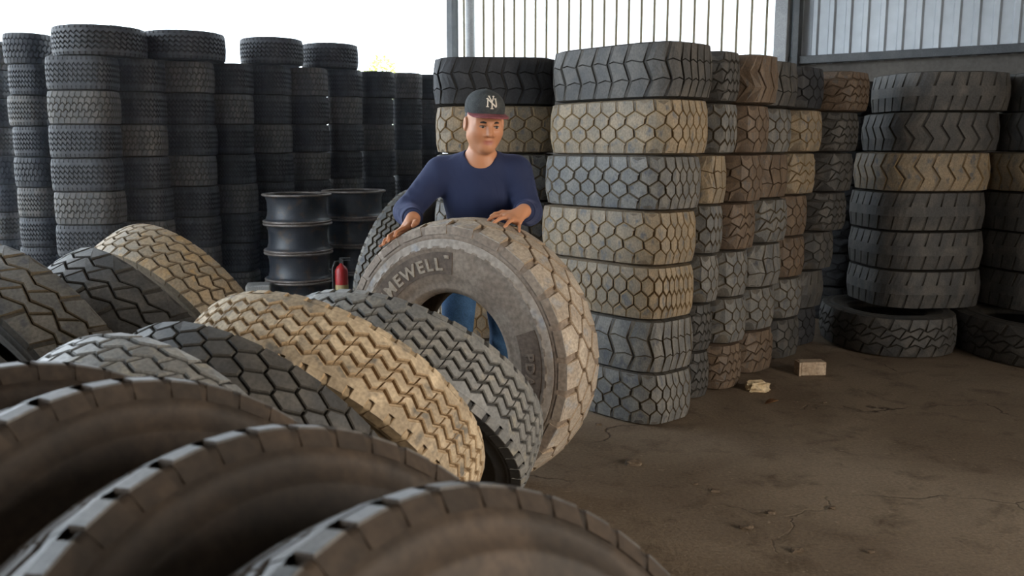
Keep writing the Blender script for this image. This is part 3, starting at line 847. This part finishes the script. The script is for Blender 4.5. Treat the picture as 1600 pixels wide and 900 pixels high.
def torso(v, inf=0.0, k=.05):
    v.ell(che, (.150, .100, .185), k=k, inflate=inf)
    v.ell((-.150, 4.185, 1.02), (.132, .098, .17), k=k, inflate=inf)
    v.cap(shR + [.03, 0, -.01], shL + [-.03, 0, -.01], .058, .058, k=k, inflate=inf)
    v.cap(nkb + [0, 0, -.005], shR + [.03, .01, .005], .050, .045, k=k, inflate=inf * .6)
    v.cap(nkb + [0, 0, -.005], shL + [-.03, .01, .005], .050, .045, k=k, inflate=inf * .6)
def arms(v, inf=0.0, k=.03, end=1.0):
    for sh, el, wr in ((shR, elR, wrR), (shL, elL, wrL)):
        v.cap(sh, el, .056, .043, k=k, inflate=inf)
        w = el + (wr - el) * end
        v.cap(el, w, .043, .043 + (.027 - .043) * end, k=k, inflate=inf)
def legs(v, inf=0.0, k=.04):
    v.ell(pel, (.150, .112, .12), k=k, inflate=inf)
    for hp_, kn, an in ((hipR, knR, anR), (hipL, knL, anL)):
        v.cap(hp_, kn, .082, .056, k=k, inflate=inf); v.cap(kn, an, .055, .038, k=k, inflate=inf)

B = Vol((-.56, 3.56, .0), (.22, 4.48, 1.66), .0042)
torso(B); arms(B); legs(B)
for an in (anR, anL): B.cap(an + [0, 0, -.04], an + [.02, -.15, -.055], .04, .03, k=.03)
# neck and head
B.cap(nkb + [0, .01, -.03], hd(0, -.018, -.055), .060, .055, k=.03)
B.ell(hd(0, -.012, .030), (.076, .096, .092), HM, k=.02)
B.ell(hd(0, .024, -.030), (.066, .066, .068), HM, k=.04)
B.cap(hd(-.046, .012, -.054), hd(-.014, .062, -.086), .020, .018, k=.045)
B.cap(hd(.046, .012, -.054), hd(.014, .062, -.086), .020, .018, k=.045)
B.ell(hd(0, .070, -.090), (.024, .018, .016), HM, k=.02)
for sx in (-1, 1):
    B.ell(hd(sx * .038, .056, -.022), (.024, .024, .024), HM, k=.04)      # cheek
    B.cap(hd(sx * .014, .085, .024), hd(sx * .050, .066, .020), .010, .008, k=.014)   # brow ridge
    B.ell(hd(sx * .031, .094, .004), (.017, .014, .010), HM, k=.010, op='cut')     # socket
    B.ell(hd(sx * .031, .074, .004), (.0135, .013, .0115), HM, k=.005)   # lid
    B.ell(hd(sx * .0175, .090, -.030), (.0105, .012, .009), HM, k=.008)  # nostril wing
    B.ell(hd(sx * .082, -.006, -.004), (.010, .020, .032), HM, k=.005)   # ear
    B.ell(hd(sx * .092, .000, -.002), (.006, .009, .016), HM, k=.004, op='cut')
B.cap(hd(0, .086, .012), hd(0, .106, -.025), .0085, .0125, k=.012)        # nose
B.cap(hd(-.021, .080, -.0575), hd(.021, .080, -.0575), .0060, .0060, k=.006)
B.cap(hd(-.008, .0865, -.0555), hd(.008, .0865, -.0555), .0055, .0055, k=.006)
B.cap(hd(-.014, .0835, -.068), hd(.014, .0835, -.068), .0072, .0072, k=.006)
B.cap(hd(-.028, .092, -.0620), hd(.028, .092, -.0620), .0016, .0016, k=.003, op='cut')
# hands
def hand(wr, palm, fingers, thumb, rad):
    for p in palm: B.cap(wr, p, .024, .0125, k=.012)
    for i in range(len(palm) - 1): B.cap(palm[i], palm[i + 1], .0125, .0120, k=.010)
    for ch, r in zip(fingers, rad):
        for i in range(len(ch) - 1): B.cap(ch[i], ch[i + 1], r - i * .0009, r - (i + 1) * .0009, k=.0035)
    for i in range(len(thumb) - 1): B.cap(thumb[i], thumb[i + 1], .0135 - .0015 * i, .012 - .0015 * i, k=.008)
FR = [.0088, .0092, .0088, .0078]
pR = [S(-26.0, .058, .024), S(-28.7, .060, .026), S(-31.3, .054, .025), S(-33.8, .042, .021)]
fR = [[pR[0], S(-27.0, .098, .020), S(-27.6, .130, .012), S(-28.0, .146, -.004)],
      [pR[1], S(-30.3, .104, .021), S(-31.2, .138, .012), S(-31.8, .154, -.008)],
      [pR[2], S(-33.4, .097, .020), S(-34.8, .131, .012), S(-35.4, .150, -.004)],
      [pR[3], S(-36.3, .078, .017), S(-38.2, .106, .011), S(-39.2, .128, .009)]]
hand(wrR, pR, fR, [S(-26.0, .005, .040), S(-23.4, .030, .030), S(-22.4, .056, .022), S(-22.4, .075, .014)], FR)
pL = [S(11.6, -.098, .024), S(14.2, -.088, .027), S(16.9, -.088, .026), S(19.4, -.096, .022)]
fL = [[pL[0], S(10.0, -.062, .022), S(9.4, -.040, .013), S(9.4, -.024, .008)],
      [pL[1], S(13.6, -.044, .023), S(13.4, -.018, .013), S(13.4, -.004, .008)],
      [pL[2], S(17.8, -.046, .022), S(18.4, -.020, .012), S(18.6, -.006, .008)],
      [pL[3], S(21.6, -.070, .019), S(23.2, -.050, .012), S(24.2, -.036, .009)]]
hand(wrL, pL, fL, [S(12.6, -.140, .036), S(9.4, -.128, .030), S(7.4, -.106, .020), S(6.6, -.090, .013)], FR)

skin_m, n_, l_, bs = nt('skin')
at = n_.new('ShaderNodeAttribute'); at.attribute_name = 'tint'
l_.new(at.outputs['Color'], bs.inputs['Base Color'])
bs.inputs['Roughness'].default_value = .48; bs.inputs['Specular IOR Level'].default_value = .4
bs.inputs['Subsurface Weight'].default_value = .12; bs.inputs['Subsurface Radius'].default_value = (.012, .005, .003); bs.inputs['Subsurface Scale'].default_value = .6
bme = B.mesh('body', [skin_m])
co = np.empty(len(bme.vertices) * 3, np.float32); bme.vertices.foreach_get('co', co); co = co.reshape(-1, 3)
loc = (co - HC) @ HM
col = np.tile(np.array([.50, .228, .120]), (len(co), 1))
lip = np.exp(-((loc[:, 0] / .024) ** 4)) * np.exp(-(((loc[:, 2] + .0625) / .0105) ** 4)) * (loc[:, 1] > .070)
col += lip[:, None] * (np.array([.36, .115, .085]) - col)
cheek = sum(np.exp(-(((loc[:, 0] - sx * .045) / .022) ** 2 + ((loc[:, 2] + .03) / .02) ** 2)) for sx in (-1, 1)) * (loc[:, 1] > .03)
col += (cheek * .30)[:, None] * (np.array([.52, .215, .125]) - col)
tint = bme.color_attributes.new('tint', 'FLOAT_COLOR', 'POINT')
tint.data.foreach_set('color', np.concatenate([col, np.ones((len(col), 1))], 1).astype(np.float32).ravel())
mlink('body', bme)

# eyes, eyebrows, hair
def hmesh(name, fn, mat):
    v = Vol(HC - .16, HC + .19, .0030); fn(v); return mlink(name, v.mesh(name, [mat]))
eye_w = plain('eye_white', (.34, .29, .26), .35); eye_d = plain('iris_dark', (.018, .010, .007), .2); hair_m = noisy('black_hair', (.010, .009, .009), (.02, .018, .017), scale=60, rough=.6)
def small(name, c, r, mat, M=HM):
    bm = bmesh.new(); bmesh.ops.create_uvsphere(bm, u_segments=16, v_segments=10, radius=1)
    for v in bm.verts: v.co = Vector(c + M @ (np.array(v.co) * np.array(r)))
    me = bpy.data.meshes.new(name); bm.to_mesh(me); bm.free(); me.materials.append(mat)
    me.polygons.foreach_set('use_smooth', [True] * len(me.polygons)); return me
for sx in (-1, 1):
    o = mlink('eye', small('eye', hd(sx * .031, .0795, .0030), (.0135, .0095, .0046), eye_w))
    o2 = link('iris', small('iris', hd(sx * .031 + .002, .0868, .0025), (.0058, .0030, .0050), eye_d), o)
    b = MB(); b.tube([Vector(hd(sx * .016, .0925, .0225)), Vector(hd(sx * .030, .0890, .0245)), Vector(hd(sx * .048, .0745, .0190))], [.0036, .0046, .0022], 8)
    mlink('eyebrow', b.mesh('eyebrow', hair_m, True))
    b = MB(); b.tube([Vector(hd(sx * .017, .0885, .0070)), Vector(hd(sx * .031, .0905, .0098)), Vector(hd(sx * .046, .0800, .0050))], [.0010, .0018, .0010], 6)
    mlink('eyelashes', b.mesh('eyelashes', hair_m, True))
def hair(v):
    v.ell(hd(0, -.030, .022), (.0785, .080, .088), HM, k=.004)
    v.ell(hd(0, .085, -.02), (.11, .085, .12), HM, k=.004, op='cut')
    v.cap(hd(-.12, -.03, -.11), hd(.12, -.03, -.11), .070, .070, k=.004, op='cut')
hmesh('hair', hair, hair_m)

# shirt
shirt_m, n_, l_, bs = nt('navy_shirt')
bs.inputs['Base Color'].default_value = (.011, .019, .062, 1); bs.inputs['Roughness'].default_value = .85; bs.inputs['Sheen Weight'].default_value = .12; bs.inputs['Sheen Tint'].default_value = (.5, .55, 1, 1)
tc = n_.new('ShaderNodeTexCoord'); wv = n_.new('ShaderNodeTexNoise'); wv.inputs['Scale'].default_value = 9; wv.inputs['Detail'].default_value = 3; wv.inputs['Distortion'].default_value = 1.2
mp = n_.new('ShaderNodeMapping'); mp.inputs['Scale'].default_value = (1, 1, .45); l_.new(tc.outputs['Object'], mp.inputs['Vector']); l_.new(mp.outputs[0], wv.inputs['Vector'])
bp = n_.new('ShaderNodeBump'); bp.inputs['Strength'].default_value = .35; bp.inputs['Distance'].default_value = .03; l_.new(wv.outputs['Fac'], bp.inputs['Height']); l_.new(bp.outputs[0], bs.inputs['Normal'])
SV = Vol((-.58, 3.70, .80), (.24, 4.40, 1.44), .005)
torso(SV, .013); arms(SV, .014, end=.84)
SV.ell((-.150, 4.20, .93), (.152, .115, .11), k=.05, inflate=.006)
# folds
for a, b_2, r in (((-.24, 4.055, 1.02), (-.10, 4.055, .98), .010), ((-.05, 4.06, 1.10), (-.06, 4.06, .96), .009)):
    SV.cap(a, b_2, r, r * .6, k=.03)
for el, sh, wr in ((elR, shR, wrR), (elL, shL, wrL)):
    for t in (.15, .35, .55):
        q = el + (sh - el) * t; d = (sh - el) / np.linalg.norm(sh - el)
        a = np.cross(d, [0, 1, 0]); a /= np.linalg.norm(a)
        SV.cap(q + a * .04 + [0, -.035, 0], q - a * .035 + [0, -.035, .03], .014, .008, k=.02)
    for t in (.25, .5):
        q = el + (wr - el) * t
        SV.cap(q + [-.04, -.01, .012], q + [.035, -.02, .025], .013, .009, k=.018)
SV.cap(nkb + [0, -.012, .015], nkb + [.01, -.07, .13], .068, .088, k=.008, op='cut')
SV.ell(nkb + [0.004, -.086, .018], (.068, .055, .048), k=.012, op='cut')
mlink('shirt', SV.mesh('shirt', [shirt_m]))
# cuffs
for el, wr in ((elR, wrR), (elL, wrL)):
    q = el + (wr - el) * .80; d = (wr - el) / np.linalg.norm(wr - el)
    M_ = Vector(d).to_track_quat('Z', 'Y').to_matrix()
    b = MB(); b.lathe([(.045, -.012), (.047, .0), (.046, .022), (.043, .024), (.041, .018), (.041, -.012)], 28, closed=True)
    me = b.mesh('cuff', shirt_m, True)
    for v in me.vertices: v.co = M_ @ v.co + Vector(q)
    mlink('cuff', me)
# jeans
jean_m = noisy('blue_denim', (.022, .060, .125), (.040, .095, .185), scale=9, rough=.85, fine=220, fine_amt=.3, random_off=False)
JV = Vol((-.40, 4.02, .05), (.14, 4.46, 1.02), .006)
legs(JV, .012)
for kn in (knR, knL):
    JV.cap(kn + [-.05, -.05, .02], kn + [.05, -.05, -.01], .014, .010, k=.02); JV.cap(kn + [-.04, -.06, .12], kn + [.05, -.055, .10], .012, .008, k=.02)
jo = mlink('jeans', JV.mesh('jeans', [jean_m]))
b = MB(); b.tube([Vector((-.10, 4.105, .875)), Vector((-.06, 4.110, .86)), Vector((-.02, 4.14, .865))], .0045, 6); link('pocket_seam', b.mesh('pocket_seam', jean_m, True), jo)
# shoes
for an in (anR, anL):
    v = Vol(an - [.09, .24, .10], an + [.10, .10, .06], .006)
    v.cap(an + [0, .02, -.045], an + [.02, -.16, -.055], .048, .036, k=.02); v.cap(an + [0, 0, .01], an + [0, -.02, -.04], .045, .048, k=.02)
    v.ell(an + [.01, -.07, -.165], (.3, .3, .085), k=.004, op='cut')
    mlink('shoe', v.mesh('shoe', [plain('black_shoe', (.02, .02, .022), .6)]))

# cap: crown, brim, monogram
cap_m = noisy('cap_charcoal_felt', (.040, .044, .046), (.062, .066, .066), scale=18, rough=.9, fine=200, random_off=False)
brim_m = noisy('cap_brim_burgundy', (.20, .055, .062), (.27, .085, .09), scale=14, rough=.8, fine=160, random_off=False)
logo_m = plain('monogram_thread', (.72, .66, .58), .8)
capo = empty('cap'); capo.parent = man; capo.matrix_parent_inverse = man.matrix_basis.inverted()
CC = np.array([0, -.010, .066]); CR = np.array([.086, .105, .080])
def dome(az, el):
    """az 0 = front, el 0 = band, pi/2 = top; the front panel stands up steeper"""
    q = np.array([math.sin(az) * math.cos(el), math.cos(az) * math.cos(el), math.sin(el)])
    st = 1 + .10 * max(0, math.cos(az)) ** 2 * math.sin(2 * el) + .03 * math.sin(2 * el)
    return CC + CR * q * st
V = []; F = []; na, ne = 72, 16
for j in range(ne + 1):
    el = -.22 + (PI / 2 + .22) * j / ne
    for i in range(na):
        az = 2 * PI * i / na
        p = dome(az, max(el, 0)) if el >= 0 else dome(az, 0) + np.array([0, 0, el * .09])
        seam = abs(((i + 6) % 12) - 0) < .5
        if seam and j > 1: p = CC + (p - CC) * .988
        V.append(hd(*p))
for j in range(ne):
    for i in range(na): F.append((j * na + i, j * na + (i + 1) % na, (j + 1) * na + (i + 1) % na, (j + 1) * na + i))
crn = link('crown', mesh('crown', V, F, [cap_m], smooth=True), capo)
md = crn.modifiers.new('thickness', 'SOLIDIFY'); md.thickness = .003; md.offset = -1
b = MB(); b.lathe([(0, .006), (.004, .0055), (.007, .002), (.007, -.002)], 16); me = b.mesh('button', cap_m, True)
tp_ = dome(0, PI / 2)
for v in me.vertices: v.co = Vector(hd(*(tp_ + np.array(v.co))))
link('button', me, capo)
V = []; F = []; n1, n2 = 28, 10
for i in range(n1 + 1):
    t = -1.28 + 2.56 * i / n1
    inner = dome(t, 0) + np.array([0, 0, -.006]); ln = .074 * max(0, math.cos(t / 1.28 * PI / 2)) ** .55
    for j in range(n2 + 1):
        w = j / n2
        p = inner + np.array([math.sin(t) * .25, 1.0, 0]) * ln * w - np.array([0, .004, 0]) * (1 - w)
        p[2] += -.020 * (p[0] / .085) ** 2 * 0.6 + .004 * w - .006 * w * w
        V.append(hd(*p))
for i in range(n1):
    for j in range(n2): q = i * (n2 + 1) + j; F.append((q, q + n2 + 1, q + n2 + 2, q + 1))
br = link('brim', mesh('brim', V, F, [brim_m], smooth=True), capo)
md = br.modifiers.new('thickness', 'SOLIDIFY'); md.thickness = .0045; md.offset = 0
# interlocked N and Y
def stroke(pts, w):
    """flat strip along 2-D points -> quads on the front of the crown"""
    L_, R_ = [], []
    P2 = [Vector(p) for p in pts]
    out = []
    for i in range(len(P2) - 1):
        for s_ in range(6):
            out.append((P2[i].lerp(P2[i + 1], s_ / 6), (P2[i + 1] - P2[i]).normalized()))
    out.append((P2[-1], (P2[-1] - P2[-2]).normalized()))
    return [(p + Vector((-d.y, d.x)) * w / 2, p - Vector((-d.y, d.x)) * w / 2) for p, d in out]
LG = []
LG += [([(-.66, -.72), (-.66, .62)], .17), ([(-.76, .60), (.66, -.80)], .19), ([(.66, -.72), (.66, .55)], .17)]      # N
LG += [([(-.86, -.74), (-.46, -.74)], .12), ([(-.90, .52), (-.58, .66)], .13), ([(.46, .56), (.86, .56)], .12)]
LG += [([(-.42, 1.0), (0, .02)], .17), ([(.44, 1.0), (0, .02)], .15), ([(0, .06), (0, -1.0)], .18)]             # Y
LG += [([(-.62, 1.0), (-.24, 1.0)], .12), ([(.26, 1.0), (.62, 1.0)], .12), ([(-.22, -1.02), (.22, -1.02)], .12)]
V = []; F = []
def on_cap(x, y, off):
    az = x * .33; el = .52 + y * .29
    p = dome(az, el); nrm = (p - CC) / CR ** 2; nrm /= np.linalg.norm(nrm); return hd(*(p + nrm * off))
for li, (pts, w) in enumerate(LG):
    st = stroke(pts, w); off = .0018 + .0004 * (li % 4); k = len(V)
    for a, b_2 in st:
        V += [on_cap(a.x, a.y, off), on_cap(b_2.x, b_2.y, off), on_cap(a.x, a.y, -.002), on_cap(b_2.x, b_2.y, -.002)]
    for i in range(len(st) - 1):
        q = k + i * 4; F += [(q, q + 1, q + 5, q + 4), (q, q + 4, q + 6, q + 2), (q + 1, q + 3, q + 7, q + 5)]
    q = k + (len(st) - 1) * 4; F += [(k, k + 2, k + 3, k + 1), (q, q + 1, q + 3, q + 2)]
link('monogram', mesh('monogram', V, F, [logo_m]), capo)

# ------------------------------------------------------------------ bluish haze box added for the veil of light by the opening
hz = bpy.data.materials.new('light_veil'); hz.use_nodes = True
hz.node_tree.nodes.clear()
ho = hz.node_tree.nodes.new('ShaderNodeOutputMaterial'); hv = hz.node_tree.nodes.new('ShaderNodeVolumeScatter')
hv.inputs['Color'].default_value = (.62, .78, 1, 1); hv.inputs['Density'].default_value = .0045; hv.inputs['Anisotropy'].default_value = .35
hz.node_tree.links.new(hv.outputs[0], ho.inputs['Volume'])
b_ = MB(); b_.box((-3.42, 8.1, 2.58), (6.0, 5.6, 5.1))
o = link('light_veil', b_.mesh('light_veil', hz)); o['kind'] = 'stuff'; tag(o, 'thin bluish haze added as a veil of light around the dark block of stacks', 'haze')
